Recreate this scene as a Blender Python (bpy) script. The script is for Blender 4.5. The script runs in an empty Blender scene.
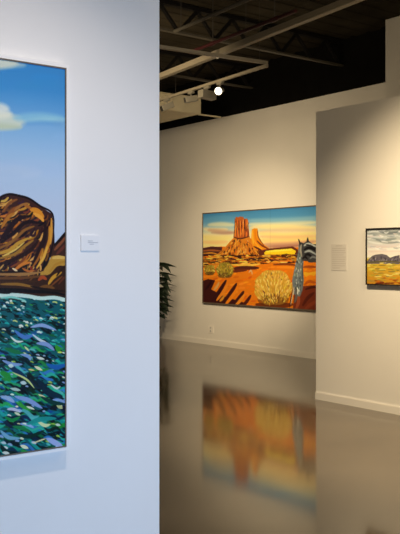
import bpy, math, random
import numpy as np
from mathutils import Vector

random.seed(7)
rng = np.random.default_rng(11)
sc = bpy.context.scene
COL = sc.collection

# ------------------------------------------------------------------ survey of the place
F, CX, HY, EYE = 830.0, 200.0, 257.5, 1.6        # focal length in pixels, principal column, horizon row, eye height


def at(px, py, Y):
    """world point seen at photo pixel (px, py) when it stands Y metres away"""
    return Vector(((px - CX) / F * Y, Y, EYE + (HY - py) / F * Y))


D1 = Vector((0.6046, -0.7965, 0))                # along the far wall and the right partition, towards the viewer
D2 = Vector((0.7965, 0.6046, 0))                 # along the left wall and the joists, away from the viewer
UP = Vector((0, 0, 1))


class Plane:
    """a vertical wall plane: origin, direction to the right as seen from the room, outward normal"""
    def __init__(s, o, d, n):
        s.o, s.d, s.n = Vector(o), Vector(d), Vector(n)

    def t(s, px):
        k = (px - CX) / F
        return (k * s.o.y - s.o.x) / (s.d.x - k * s.d.y)

    def tz(s, px, py):
        t = s.t(px)
        Y = s.o.y + s.d.y * t
        return t, EYE + (HY - py) / F * Y

    def p(s, t, z, out=0.0):
        q = s.o + s.d * t + s.n * out
        return Vector((q.x, q.y, z))


FAR = Plane((-0.795, 16.5, 0), D1, -D2)
RGT = Plane((1.312, 9.385, 0), D1, -D2)
LFT = Plane((-0.597, 3.70, 0), D2, D1)           # t grows away from the viewer; right end of the wall at px 160
LEFT_END = LFT.t(159.3)


def front(pl, out):
    return Plane(pl.o + pl.n * out, pl.d, pl.n)


# ------------------------------------------------------------------ mesh helpers
class MB:
    def __init__(s):
        s.v, s.f = [], []

    def obox(s, c, a, b, h):
        """oriented box: centre and three half-axes"""
        c, a, b, h = Vector(c), Vector(a), Vector(b), Vector(h)
        if a.cross(b).dot(h) < 0:
            a = -a
        i = len(s.v)
        for sz in (-1, 1):
            for sx, sy in ((-1, -1), (1, -1), (1, 1), (-1, 1)):
                s.v.append(c + a * sx + b * sy + h * sz)
        for q in ((3, 2, 1, 0), (4, 5, 6, 7), (0, 1, 5, 4), (1, 2, 6, 5), (2, 3, 7, 6), (3, 0, 4, 7)):
            s.f.append(tuple(i + k for k in q))
        return s

    def bar(s, p, q, w, h, up=UP):
        """square bar from p to q, w wide and h high"""
        p, q = Vector(p), Vector(q)
        d = q - p
        side = d.cross(up)
        if side.length < 1e-6:
            side = d.cross(Vector((1, 0, 0)))
        side.normalize()
        n = side.cross(d).normalized()
        return s.obox((p + q) / 2, d / 2, side * w / 2, n * h / 2)

    def tube(s, pts, r, n=10, caps=True):
        pts = [Vector(p) for p in pts]
        rs = r if isinstance(r, (list, tuple)) else [r] * len(pts)
        base = len(s.v)
        ref = None
        for k, p in enumerate(pts):
            d = (pts[min(k + 1, len(pts) - 1)] - pts[max(k - 1, 0)]).normalized()
            if ref is None:
                ref = d.orthogonal().normalized()
            u = (ref - d * ref.dot(d)).normalized()
            ref = u
            w = d.cross(u)
            for j in range(n):
                a = 2 * math.pi * j / n
                s.v.append(p + (u * math.cos(a) + w * math.sin(a)) * rs[k])
        for k in range(len(pts) - 1):
            for j in range(n):
                a, b = base + k * n + j, base + k * n + (j + 1) % n
                s.f.append((a, b, b + n, a + n))
        if caps:
            s.f.append(tuple(base + j for j in reversed(range(n))))
            s.f.append(tuple(base + (len(pts) - 1) * n + j for j in range(n)))
        return s

    def lathe(s, o, axis, prof, n=24):
        """profile [(distance along axis, radius)...] turned about axis from o"""
        o, axis = Vector(o), Vector(axis).normalized()
        u = axis.orthogonal().normalized()
        w = axis.cross(u)
        base = len(s.v)
        for d, r in prof:
            for j in range(n):
                a = 2 * math.pi * j / n
                s.v.append(o + axis * d + (u * math.cos(a) + w * math.sin(a)) * max(r, 1e-4))
        for k in range(len(prof) - 1):
            for j in range(n):
                a, b = base + k * n + j, base + k * n + (j + 1) % n
                s.f.append((a, b, b + n, a + n))
        s.f.append(tuple(base + j for j in reversed(range(n))))
        s.f.append(tuple(base + (len(prof) - 1) * n + j for j in range(n)))
        return s

    def build(s, name, mat, parent=None, smooth=False, bevel=0.0):
        off = parent_origin(parent)
        me = bpy.data.meshes.new(name)
        me.from_pydata([tuple(Vector(v) - off) for v in s.v], [], s.f)
        me.update()
        me.materials.append(mat)
        if smooth:
            me.polygons.foreach_set('use_smooth', [True] * len(me.polygons))
            me.set_sharp_from_angle(angle=math.radians(40))
        o = bpy.data.objects.new(name, me)
        COL.objects.link(o)
        if parent:
            o.parent = parent
        if bevel:
            b = o.modifiers.new('bevel', 'BEVEL')
            b.width, b.segments = bevel, 2
        return o


def parent_origin(p):
    off = Vector((0, 0, 0))
    while p:
        off += p.location
        p = p.parent
    return off


def thing(name, label, cat, loc, group=None):
    o = bpy.data.objects.new(name, None)
    o.empty_display_size = 0.1
    COL.objects.link(o)
    o.location = loc
    o['label'], o['category'] = label, cat
    if group:
        o['group'] = group
    return o


def tag(o, label, cat, group=None):
    o['label'], o['category'] = label, cat
    if group:
        o['group'] = group
    return o


def struct(o, label=None, cat=None):
    o['kind'] = 'structure'
    if label:
        o['label'] = label
    if cat:
        o['category'] = cat
    return o


# ------------------------------------------------------------------ materials
def lin(c):
    c = np.asarray(c, float) / 255.0
    return np.where(c <= 0.04045, c / 12.92, ((c + 0.055) / 1.055) ** 2.4)


def mat(name, col, rough=0.6, metal=0.0, var=0.06, scale=6.0, bump=0.0, bscale=60.0, spec=0.5, emit=None, estr=0.0):
    m = bpy.data.materials.new(name)
    m.use_nodes = True
    nt = m.node_tree
    b = nt.nodes['Principled BSDF']
    b.inputs['Roughness'].default_value = rough
    b.inputs['Metallic'].default_value = metal
    b.inputs['Specular IOR Level'].default_value = spec
    tc = nt.nodes.new('ShaderNodeTexCoord')
    nz = nt.nodes.new('ShaderNodeTexNoise')
    nz.inputs['Scale'].default_value = scale
    nz.inputs['Detail'].default_value = 5
    nt.links.new(tc.outputs['Object'], nz.inputs['Vector'])
    cr = nt.nodes.new('ShaderNodeValToRGB')
    c = np.asarray(col, float)
    cr.color_ramp.elements[0].position, cr.color_ramp.elements[1].position = 0.3, 0.7
    cr.color_ramp.elements[0].color = (*np.clip(c * (1 - var), 0, 1), 1)
    cr.color_ramp.elements[1].color = (*np.clip(c * (1 + var), 0, 1), 1)
    nt.links.new(nz.outputs['Fac'], cr.inputs['Fac'])
    nt.links.new(cr.outputs['Color'], b.inputs['Base Color'])
    if bump:
        n2 = nt.nodes.new('ShaderNodeTexNoise')
        n2.inputs['Scale'].default_value = bscale
        n2.inputs['Detail'].default_value = 3
        nt.links.new(tc.outputs['Object'], n2.inputs['Vector'])
        bp = nt.nodes.new('ShaderNodeBump')
        bp.inputs['Strength'].default_value = bump
        bp.inputs['Distance'].default_value = 0.01
        nt.links.new(n2.outputs['Fac'], bp.inputs['Height'])
        nt.links.new(bp.outputs['Normal'], b.inputs['Normal'])
    if emit:
        b.inputs['Emission Color'].default_value = (*emit, 1)
        b.inputs['Emission Strength'].default_value = estr
    return m


def paint_mat(name, rough=0.35):
    m = bpy.data.materials.new(name)
    m.use_nodes = True
    nt = m.node_tree
    b = nt.nodes['Principled BSDF']
    a = nt.nodes.new('ShaderNodeVertexColor')
    a.layer_name = 'pigment'
    nt.links.new(a.outputs['Color'], b.inputs['Base Color'])
    b.inputs['Roughness'].default_value = rough
    b.inputs['Specular IOR Level'].default_value = 0.12
    n2 = nt.nodes.new('ShaderNodeTexNoise')
    n2.inputs['Scale'].default_value = 90
    tc = nt.nodes.new('ShaderNodeTexCoord')
    nt.links.new(tc.outputs['Object'], n2.inputs['Vector'])
    bp = nt.nodes.new('ShaderNodeBump')
    bp.inputs['Strength'].default_value = 0.08
    bp.inputs['Distance'].default_value = 0.004
    nt.links.new(n2.outputs['Fac'], bp.inputs['Height'])
    nt.links.new(bp.outputs['Normal'], b.inputs['Normal'])
    return m


M_wall_left = mat('white_wall_paint', (0.80, 0.80, 0.80), 0.75, var=0.012, scale=2.0, bump=0.04, bscale=180)
M_wall = mat('warm_white_wall_paint', (0.80, 0.785, 0.75), 0.75, var=0.015, scale=2.0, bump=0.04, bscale=120)
M_base = mat('baseboard_paint', (0.84, 0.82, 0.78), 0.4, var=0.01)
M_recess_shade = mat('black_recess_shade', (0.004, 0.0037, 0.0033), 0.9, var=0.2, spec=0.1)  # near-black colour stands in for the shade of the recess
M_deck = mat('dark_roof_deck', (0.046, 0.039, 0.027), 0.85, var=0.5, scale=1.1, bump=0.3, bscale=9, spec=0.1)
M_joist = mat('dark_joist_steel', (0.006, 0.005, 0.005), 0.7, var=0.25, spec=0.2)
M_chord = mat('joist_chord_paint', (0.07, 0.062, 0.048), 0.6, var=0.15)
M_rail = mat('beige_rail_enamel', (0.25, 0.22, 0.165), 0.5, var=0.05)
M_pipe = mat('galvanised_conduit', (0.13, 0.12, 0.10), 0.45, metal=0.3, var=0.1)
M_red = mat('red_sprinkler_paint', (0.045, 0.003, 0.005), 0.5, var=0.15)
M_duct = mat('beige_duct_paint', (0.60, 0.54, 0.38), 0.6, var=0.05)
M_head = mat('lamp_housing_enamel', (0.20, 0.185, 0.15), 0.45, var=0.04)
M_head_dark = mat('lamp_dark_trim', (0.02, 0.018, 0.016), 0.5)
M_lens = mat('lamp_lens_off', (0.20, 0.19, 0.17), 0.2, var=0.05)
M_lens_on = mat('lamp_lens_lit', (1, 1, 1), 0.3, emit=(1.0, 0.93, 0.78), estr=6.0)
M_rod = mat('hanger_steel', (0.05, 0.045, 0.04), 0.6)
M_dark_frame = mat('dark_frame_wood', (0.018, 0.014, 0.012), 0.45, var=0.2, scale=30)
M_grey_frame = mat('grey_brown_frame_wood', (0.13, 0.10, 0.075), 0.5, var=0.1, scale=30)
M_white_frame = mat('white_frame_lacquer', (0.86, 0.86, 0.86), 0.35, var=0.01)
M_card = mat('white_card', (0.79, 0.79, 0.80), 0.6, var=0.01)
M_panel = mat('clear_text_panel', (0.735, 0.715, 0.685), 0.5, var=0.01)
M_ink = mat('grey_ink', (0.50, 0.50, 0.52), 0.7, var=0.05)
M_ink_soft = mat('soft_grey_lettering', (0.60, 0.57, 0.54), 0.7, var=0.05)
M_plate = mat('outlet_plastic', (0.84, 0.82, 0.78), 0.35, var=0.01)
M_leaf = mat('dark_leaf', (0.010, 0.020, 0.011), 0.45, var=0.4, scale=14)
M_stem = mat('plant_stem', (0.05, 0.045, 0.022), 0.7, var=0.2)
M_pot = mat('plant_pot_glaze', (0.05, 0.045, 0.04), 0.4, var=0.1)
M_soil = mat('potting_soil', (0.03, 0.02, 0.014), 0.95, var=0.4, scale=50, bump=0.5)

# polished concrete: mottled grey brown body under a glossy sealer
M_floor = bpy.data.materials.new('polished_concrete')
M_floor.use_nodes = True
nt = M_floor.node_tree
b = nt.nodes['Principled BSDF']
tc = nt.nodes.new('ShaderNodeTexCoord')
n1 = nt.nodes.new('ShaderNodeTexNoise')
n1.inputs['Scale'].default_value = 0.9
n1.inputs['Detail'].default_value = 3
n1.inputs['Roughness'].default_value = 0.5
nt.links.new(tc.outputs['Object'], n1.inputs['Vector'])
cr = nt.nodes.new('ShaderNodeValToRGB')
cr.color_ramp.elements[0].position, cr.color_ramp.elements[1].position = 0.3, 0.72
cr.color_ramp.elements[0].color = (0.090, 0.064, 0.038, 1)
cr.color_ramp.elements[1].color = (0.150, 0.114, 0.074, 1)
nt.links.new(n1.outputs['Fac'], cr.inputs['Fac'])
nt.links.new(cr.outputs['Color'], b.inputs['Base Color'])
n3 = nt.nodes.new('ShaderNodeTexNoise')
n3.inputs['Scale'].default_value = 2.2
n3.inputs['Detail'].default_value = 1
nt.links.new(tc.outputs['Object'], n3.inputs['Vector'])
mr = nt.nodes.new('ShaderNodeMapRange')
mr.inputs['To Min'].default_value, mr.inputs['To Max'].default_value = 0.06, 0.12
nt.links.new(n3.outputs['Fac'], mr.inputs['Value'])
nt.links.new(mr.outputs['Result'], b.inputs['Roughness'])
b.inputs['IOR'].default_value = 1.85

# ------------------------------------------------------------------ room shell
DECK = 4.92
o = MB().obox((0.5, 10.5, -0.05), (9, 0, 0), (0, 14.5, 0), (0, 0, 0.05)).build('floor', M_floor)
struct(o, 'polished grey brown concrete floor mirroring the desert painting', 'floor')
mb = MB().obox((0.5, 10.5, DECK + 0.05), (9, 0, 0), (0, 14.5, 0), (0, 0, 0.05))
for k in range(-26, 34):                                                # ribs of the metal deck
    c = Vector((0.5, 9.0, DECK - 0.007)) + D1 * (k * 0.3)
    if -2.5 < c.y < 20.5:
        mb.obox(c, D2 * 7.0, D1 * 0.10, UP * 0.008)
struct(mb.build('ceiling', M_deck), 'dark open roof deck above the joists', 'ceiling')


def wall(name, pl, t0, t1, z0, z1, thick, m):
    c = pl.p((t0 + t1) / 2, (z0 + z1) / 2, -thick / 2)
    return struct(MB().obox(c, pl.d * (t1 - t0) / 2, pl.n * thick / 2, UP * (z1 - z0) / 2).build(name, m))


WALL_TOP = EYE + 2.52
o = wall('wall_far', FAR, -8.0, 9.0, 0, WALL_TOP, 0.2, M_wall)
o = wall('wall_far_upper_shade', FAR, -8.0, 9.0, WALL_TOP, DECK, 0.17, M_recess_shade)  # added black strip in place of the dark recess above the far wall
o = wall('wall_right', RGT, 0, 4.5, 0, EYE + 1.645, 0.18, M_wall)
REAR = Plane(RGT.o + D2 * 1.05, D1, -D2)
t_rear = REAR.t(385.5)
y_rear = REAR.p(t_rear, 0).y
o = wall('wall_right_rear', REAR, t_rear, t_rear + 4.0, 0, EYE + 237.5 / F * y_rear, 0.2, M_wall)
o = wall('wall_left', LFT, -5.0, LEFT_END, 0, 4.0, 0.16, M_wall_left)


def baseboard(name, pl, t0, t1, h=0.1):
    mb = MB()
    mb.obox(pl.p((t0 + t1) / 2, h / 2 - 0.004, 0.007), pl.d * (t1 - t0) / 2, pl.n * 0.007, UP * (h / 2 - 0.004))
    mb.obox(pl.p((t0 + t1) / 2, h - 0.006, 0.005), pl.d * (t1 - t0) / 2, pl.n * 0.005, UP * 0.006)
    return struct(mb.build(name, M_base))


baseboard('baseboard_far', FAR, -8.0, 9.0, 0.10)
baseboard('baseboard_right', RGT, 0, 4.5, 0.085)
baseboard('baseboard_left', LFT, -5.0, LEFT_END, 0.10)


# ------------------------------------------------------------------ a small paint box: pictures are computed here and kept as pigment per vertex
class Picture:
    def __init__(s, pl, t0, t1, z0, z1, ppm):
        s.pl, s.t0, s.t1, s.z0, s.z1, s.ppm = pl, t0, t1, z0, z1, ppm
        s.w, s.h = int(round((t1 - t0) * ppm)), int(round((z1 - z0) * ppm))
        s.img = np.zeros((s.h, s.w, 3))
        s.yy, s.xx = np.mgrid[0:s.h, 0:s.w].astype(float)

    def P(s, px, py):
        t, z = s.pl.tz(px, py)
        return ((t - s.t0) * s.ppm, (s.z1 - z) * s.ppm)

    def pts(s, ps):
        return np.array([s.P(*p) for p in ps])

    def _box(s, a, pad):
        x0, y0 = np.floor(a.min(0) - pad).astype(int)
        x1, y1 = np.ceil(a.max(0) + pad).astype(int) + 1
        x0, y0, x1, y1 = max(x0, 0), max(y0, 0), min(x1, s.w), min(y1, s.h)
        return (slice(y0, y1), slice(x0, x1)) if x1 > x0 and y1 > y0 else None

    def _mix(s, sl, a, col):
        s.img[sl] = s.img[sl] * (1 - a[..., None]) + np.asarray(col, float) * a[..., None]

    @staticmethod
    def smooth(a, closed, n=6):
        a = np.asarray(a, float)
        k = len(a)
        out = []
        rngk = range(k if closed else k - 1)
        for i in rngk:
            if closed:
                p0, p1, p2, p3 = a[i - 1], a[i], a[(i + 1) % k], a[(i + 2) % k]
            else:
                p0, p1, p2, p3 = a[max(i - 1, 0)], a[i], a[i + 1], a[min(i + 2, k - 1)]
            for j in range(n):
                t = j / n
                out.append(0.5 * ((2 * p1) + (p2 - p0) * t + (2 * p0 - 5 * p1 + 4 * p2 - p3) * t * t + (3 * p1 - p0 - 3 * p2 + p3) * t ** 3))
        if not closed:
            out.append(a[-1])
        return np.array(out)

    def poly(s, ps, col, alpha=1.0, curve=False, raw=False):
        a = np.asarray(ps, float) if raw else s.pts(ps)
        if curve:
            a = s.smooth(a, True)
        sl = s._box(a, 1)
        if sl is None:
            return
        acc = 0
        for ox, oy in ((-.25, -.25), (.25, .25), (-.25, .25), (.25, -.25)):
            x, y = s.xx[sl] + ox, s.yy[sl] + oy
            ins = np.zeros(x.shape, bool)
            for i in range(len(a)):
                (xa, ya), (xb, yb) = a[i - 1], a[i]
                if ya == yb:
                    continue
                c = ((ya > y) != (yb > y)) & (x < (xb - xa) * (y - ya) / (yb - ya) + xa)
                ins ^= c
            acc = acc + ins / 4.0
        s._mix(sl, acc * alpha, col)

    def stroke(s, ps, w, col, alpha=1.0, taper=True, raw=False, soft=0.8, tip=.25, ex=.6):
        """a brush stroke, w in picture texels at its fullest"""
        a = np.asarray(ps, float) if raw else s.pts(ps)
        if len(a) > 2:
            a = s.smooth(a, False, 5)
        sl = s._box(a, w + 2)
        if sl is None:
            return
        x, y = s.xx[sl], s.yy[sl]
        best = np.full(x.shape, 1e9)
        n = len(a) - 1
        for i in range(n):
            (xa, ya), (xb, yb) = a[i], a[i + 1]
            dx, dy = xb - xa, yb - ya
            L = dx * dx + dy * dy + 1e-9
            t = np.clip(((x - xa) * dx + (y - ya) * dy) / L, 0, 1)
            d = np.hypot(x - xa - t * dx, y - ya - t * dy)
            if taper:
                g = (i + t) / n
                r = w / 2 * (tip + (1 - tip) * np.sin(np.pi * np.clip(g, 0, 1)) ** ex)
            else:
                r = w / 2
            best = np.minimum(best, d - r)
        s._mix(sl, np.clip(0.5 - best / soft, 0, 1) * alpha, col)

    def vgrad(s, stops, p0, p1):
        """vertical gradient between two rows, stops [(f, colour)...]"""
        f = np.clip((s.yy - p0) / (p1 - p0), 0, 1)
        fs = [q[0] for q in stops]
        for c in range(3):
            s.img[..., c] = np.interp(f, fs, [q[1][c] for q in stops])

    def canvas(s, parent, name, mt, gain, out, depth, cols=None):
        """front sheet carrying the pigment, sides and back: one solid canvas"""
        cols = np.arange(s.w) if cols is None else np.unique(np.asarray(cols, int))
        rows = np.arange(s.h)
        nc, nr = len(cols), len(rows)
        tt = s.t0 + (s.t1 - s.t0) * cols / (s.w - 1)
        zz = s.z1 - (s.z1 - s.z0) * rows / (s.h - 1)
        off = parent_origin(parent)
        o0 = np.array(s.pl.o) + np.array(s.pl.n) * out
        d = np.array(s.pl.d)
        T, Z = np.meshgrid(tt, zz)
        V = o0[None, :] + T.reshape(-1, 1) * d[None, :]
        V[:, 2] = Z.reshape(-1)
        V -= np.array(off)
        idx = np.arange(nr * nc).reshape(nr, nc)
        q = np.stack([idx[:-1, :-1], idx[1:, :-1], idx[1:, 1:], idx[:-1, 1:]], -1).reshape(-1, 4)
        back = V[[idx[0, 0], idx[-1, 0], idx[-1, -1], idx[0, -1]]] - np.array(s.pl.n) * depth
        n0 = len(V)
        ca, cb, cc, cd = int(idx[0, 0]), int(idx[-1, 0]), int(idx[-1, -1]), int(idx[0, -1])
        extra = [(n0 + 3, n0 + 2, n0 + 1, n0), (ca, n0, n0 + 1, cb), (cb, n0 + 1, n0 + 2, cc), (cc, n0 + 2, n0 + 3, cd), (cd, n0 + 3, n0, ca)]
        me = bpy.data.meshes.new(name)
        me.from_pydata(np.vstack([V, back]).tolist(), [], q.tolist() + extra)
        at_ = me.color_attributes.new('pigment', 'FLOAT_COLOR', 'POINT')
        im = np.clip(s.img[:, cols], 0, 255)
        rgb = np.clip(lin(im) * np.asarray(gain, float), 0, 0.95).reshape(-1, 3)
        rgb = np.vstack([rgb, np.full((4, 3), 0.6)])
        at_.data.foreach_set('color', np.hstack([rgb, np.ones((len(rgb), 1))]).astype(np.float32).ravel())
        me.materials.append(mt)
        me.update()
        ob = bpy.data.objects.new(name, me)
        COL.objects.link(ob)
        ob.parent = parent
        return ob


def frame_mesh(pl, t0, t1, z0, z1, w, o0, o1):
    """four mitre-less strips around a rectangle, w wide outside it, from o0 to o1 off the wall"""
    mb = MB()
    om, oh = (o0 + o1) / 2, (o1 - o0) / 2
    tc_, th = (t0 + t1) / 2, (t1 - t0) / 2
    for z in (z0 - w / 2, z1 + w / 2):
        mb.obox(pl.p(tc_, z, om), pl.d * (th + w), pl.n * oh, UP * w / 2)
    for t in (t0 - w / 2, t1 + w / 2):
        mb.obox(pl.p(t, (z0 + z1) / 2, om), pl.d * w / 2, pl.n * oh, UP * (z1 - z0) / 2)
    return mb


def jit(c, k):
    return np.clip(np.asarray(c, float) + rng.normal(0, k, 3), 0, 255)


M_paint = paint_mat('oil_pigment')
GAIN_SEA, GAIN_DESERT, GAIN_LANDSCAPE = (1.12, 1.12, 1.06), (1.26, 1.36, 1.42), (1.0, 1.18, 1.5)   # pigment for the light each hangs in

# ================================================================== painting of the rock and the sea (left wall)
CL = 0.045
SEA = front(LFT, CL)
T1 = SEA.t(64.9)
T0 = T1 - 1.30
ZT, ZB = SEA.tz(64.9, 69.3)[1], SEA.tz(64.9, 445.6)[1]
pic = Picture(SEA, T0, T1, ZB, ZT, 450)
PX = 450 * 0.0047                                                       # texels per photo pixel, about
row = lambda py: pic.P(40, py)[1]
pic.vgrad([(0, (52, 128, 196)), (.18, (60, 134, 200)), (.32, (88, 150, 208)), (.45, (120, 168, 215)), (.62, (146, 182, 220)),
           (.8, (166, 190, 220)), (1, (176, 192, 218))], row(64), row(205))
# clouds
for (x0, y0, x1, y1, w, c, a) in [(-70, 70, 16, 63, 11, (206, 208, 190), .9), (-40, 66, 24, 65, 6, (188, 202, 200), .7),
                                  (-60, 122, 23, 122, 17, (196, 206, 196), .95), (-80, 118, 10, 114, 12, (214, 218, 206), .9),
                                  (-10, 110, 7, 109, 9, (206, 214, 214), .9), (-50, 128, 20, 127, 6, (178, 192, 170), .8),
                                  (14, 118, 64, 119, 8, (128, 184, 214), .8), (24, 121, 66, 120, 3, (150, 198, 216), .7),
                                  (22, 124, 60, 124, 3, (92, 150, 205), .6), (-90, 176, 40, 172, 16, (176, 194, 222), .5),
                                  (0, 165, 66, 168, 12, (160, 186, 222), .4)]:
    pic.stroke([(x0, y0), ((x0 + x1) / 2, (y0 + y1) / 2 - 1.5), (x1, y1)], w * PX, c, a, soft=9)
for _ in range(40):
    y = rng.uniform(70, 190)
    x = rng.uniform(-160, 60)
    l = rng.uniform(14, 34)
    b0 = pic.img[int(np.clip(row(y), 0, pic.h - 1)), pic.w - 20]
    pic.stroke([(x, y), (x + l / 2, y - 1), (x + l, y)], rng.uniform(4, 9) * PX, b0 + rng.normal(0, 5, 3), .35, soft=10)
# sea bed colour
wl = lambda px: 293.5 + px * 0.055
ycut = pic.P(0, 293)[1]
sea = [(-290, 276), (66, 297), (66, 470), (-290, 520)]
pic.poly(sea, (14, 84, 92))
# distant shore to the left of the rock (outside the photograph) and low rock to its right
pic.poly([(-290, 225), (-200, 214), (-120, 222), (-60, 205), (-20, 198), (0, 196), (20, 300), (-290, 282)], (66, 36, 26), curve=False)
pic.poly([(50, 247), (57, 242), (66, 230), (67, 262), (50, 262)], (58, 32, 24))
for (a, c) in [([(54, 250), (60, 243), (66, 236)], (120, 66, 40)), ([(56, 254), (62, 248), (66, 244)], (92, 44, 34)), ([(53, 246), (60, 239), (66, 231)], (22, 10, 10))]:
    pic.stroke(a, 3 * PX, c)
# shelf in front
pic.poly([(-290, 268), (0, 271), (40, 270), (47, 262), (52, 256), (60, 255.5), (67, 257), (67, 298), (0, 294.5), (-290, 278)], (52, 28, 16))
pic.poly([(38, 271), (46, 266), (51, 256.5), (58, 255.5), (66, 257), (66, 265), (57, 266), (49, 274), (38, 276)], (176, 130, 50), curve=True)
pic.stroke([(52, 258), (58, 257), (66, 258)], 3.2 * PX, (206, 164, 84))
pic.stroke([(49, 272), (56, 264), (66, 261)], 2.4 * PX, (168, 118, 40))
# main rock
rock = [(-60, 206), (-20, 205), (-2, 203), (1, 197), (9, 194.5), (19, 196), (29, 199), (40, 206.5), (52, 214), (53, 232), (54, 246), (48, 259),
        (43, 271), (20, 275), (-60, 274)]
pic.poly(rock, (58, 30, 24))
browns = [(86, 44, 26), (120, 66, 24), (166, 98, 28), (34, 15, 16), (20, 9, 12), (56, 28, 34), (104, 54, 28), (196, 126, 40), (42, 20, 26), (26, 12, 14), (210, 156, 74)]


def rockstroke(x, y, l, w, c, a=.95):
    # strokes sweep down to the left, steepening near the right-hand face
    k = np.clip((x - 8) / 42, 0, 1)
    g = np.clip((y - 196) / 75, 0, 1)
    ang = math.radians(158 - 46 * k ** 2 * (0.3 + g) - 10 * g)
    dx, dy = math.cos(ang) * l, math.sin(ang) * l
    pic.stroke([(x, y), (x + dx * .5 + 1.2, y + dy * .5 + 1.5), (x + dx, y + dy)], w * PX, c, a)


def inside_rock(x, y):
    top = np.interp(x, [-60, -2, 1, 9, 19, 29, 40, 52], [207, 204, 198, 196, 198, 201, 209, 217])
    right = np.interp(y, [214, 246, 259, 271], [51, 52, 46, 41])
    return top < y < 271 and x < right


cnt = 0
while cnt < 620:
    x, y = rng.uniform(-60, 52), rng.uniform(197, 271)
    if not inside_rock(x, y):
        continue
    c = browns[rng.integers(len(browns))]
    rockstroke(x, y, rng.uniform(5, 15), rng.uniform(.9, 2.7), jit(c, 6))
    cnt += 1
for _ in range(260):                                                   # the same cliff where the canvas runs on out of the photograph
    x = rng.uniform(-280, -20)
    y = rng.uniform(222, 272)
    rockstroke(x, y, rng.uniform(8, 22), rng.uniform(2, 5), jit(browns[rng.integers(len(browns))], 8))
# the strokes one can pick out
for a, w, c in [
    ([(30, 209), (37, 211), (43, 217)], 5, (206, 128, 34)), ([(33, 213), (40, 217), (43, 221)], 3.5, (222, 148, 52)), ([(24, 205), (31, 208)], 3, (156, 92, 34)),
    ([(20, 206), (12, 211), (3, 222)], 4, (134, 72, 28)), ([(17, 199), (9, 203), (2, 212)], 2.6, (128, 74, 32)), ([(28, 203), (21, 205), (14, 210)], 2.4, (150, 96, 44)),
    ([(14, 213), (8, 217), (1, 228)], 3, (170, 104, 34)), ([(26, 216), (16, 220), (8, 230), (0, 240)], 5, (34, 14, 16)),
    ([(40, 223), (26, 222), (14, 232), (0, 243)], 3.6, (30, 12, 14)), ([(34, 226), (24, 230), (12, 241), (-4, 250)], 2.6, (132, 84, 34)),
    ([(28, 238), (18, 243), (9, 250), (-5, 254)], 3.4, (186, 136, 46)), ([(33, 240), (24, 246), (14, 254), (-4, 259)], 2.8, (150, 104, 36)),
    ([(24, 242), (14, 250), (2, 256)], 1.6, (214, 176, 84)), ([(38, 240), (30, 250), (16, 258), (0, 264)], 4, (40, 18, 14)),
    ([(45, 222), (44, 238), (38, 252), (33, 262)], 4.6, (36, 16, 14)), ([(49, 226), (49, 240), (44, 254), (38, 266)], 3.4, (190, 124, 36)),
    ([(51, 218), (51, 232), (50, 244)], 2.4, (204, 140, 52)), ([(47, 246), (43, 258), (36, 268)], 2.4, (214, 158, 60)), ([(42, 248), (38, 258), (32, 267)], 2.2, (150, 86, 26)),
    ([(30, 262), (22, 264), (14, 270)], 3, (196, 112, 40)), ([(26, 256), (20, 262), (10, 267)], 2.4, (120, 60, 26)), ([(12, 268), (17, 271)], 1.8, (226, 196, 150)),
    ([(30, 266), (32, 271)], 2.2, (130, 40, 22)), ([(22, 268), (28, 271), (34, 270)], 2, (170, 92, 40)),
    ([(-60, 205), (-20, 204), (-2, 202), (1, 196.5), (9, 194), (19, 195.6), (29, 198.6), (40, 206), (52, 213.6), (53.2, 232), (54, 246)], 2.1, (24, 11, 10)),
    ([(53, 240), (50, 254), (44, 268)], 1.8, (26, 12, 10)),
    ([(-80, 273), (0, 273.6), (24, 274), (40, 272)], 3, (150, 106, 60)), ([(-80, 271), (0, 271.8), (26, 271.6)], 1.8, (28, 13, 10)),
    ([(-80, 277), (0, 278), (30, 277), (46, 275)], 2.4, (96, 58, 28)), ([(-60, 281), (4, 282), (36, 281)], 2.4, (60, 34, 16)), ([(0, 284), (18, 284), (34, 287)], 2.6, (134, 92, 36)),
    ([(38, 280), (42, 277), (46, 279)], 3.4, (158, 66, 28)), ([(48, 284), (53, 277), (61, 272)], 3.4, (190, 134, 40)), ([(50, 286), (56, 281), (62, 276)], 1.6, (112, 60, 26)),
    ([(38, 288), (46, 286), (54, 288)], 3, (104, 64, 26)), ([(56, 276), (62, 268), (66, 266)], 2.4, (40, 20, 12)), ([(58, 284), (63, 278), (66, 276)], 2, (88, 42, 24)),
    ([(-60, 288), (10, 289.5), (30, 291), (50, 292), (66, 295)], 3.4, (16, 8, 8)), ([(30, 286), (50, 290), (66, 291)], 2.4, (30, 16, 10)), ([(-90, 290), (0, 292), (24, 291)], 3, (20, 10, 10)),
]:
    pic.stroke(a, w * PX, c)
# sea: dabs that grow towards the bottom edge
teal = [(14, 118, 116), (18, 140, 134), (10, 92, 104), (22, 84, 142), (8, 36, 54), (6, 26, 36), (14, 104, 58), (10, 58, 44), (34, 132, 84), (16, 66, 104), (30, 118, 140)]
lights = [(214, 220, 206), (178, 194, 214), (140, 166, 206), (124, 152, 200), (226, 226, 196), (158, 186, 70), (206, 206, 140), (90, 170, 160)]
ext = -285.0


def swell(x, y):
    """slow pattern of troughs and crests running down to the right"""
    u, v = x * .94 - y * .34, x * .34 + y * .94
    return (math.sin(v * .23 + 1.3 * math.sin(u * .045 + .6)) + .7 * math.sin(v * .41 - u * .06 + 1.1) + .5 * math.sin(u * .13 + v * .1)) / 2.2


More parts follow.
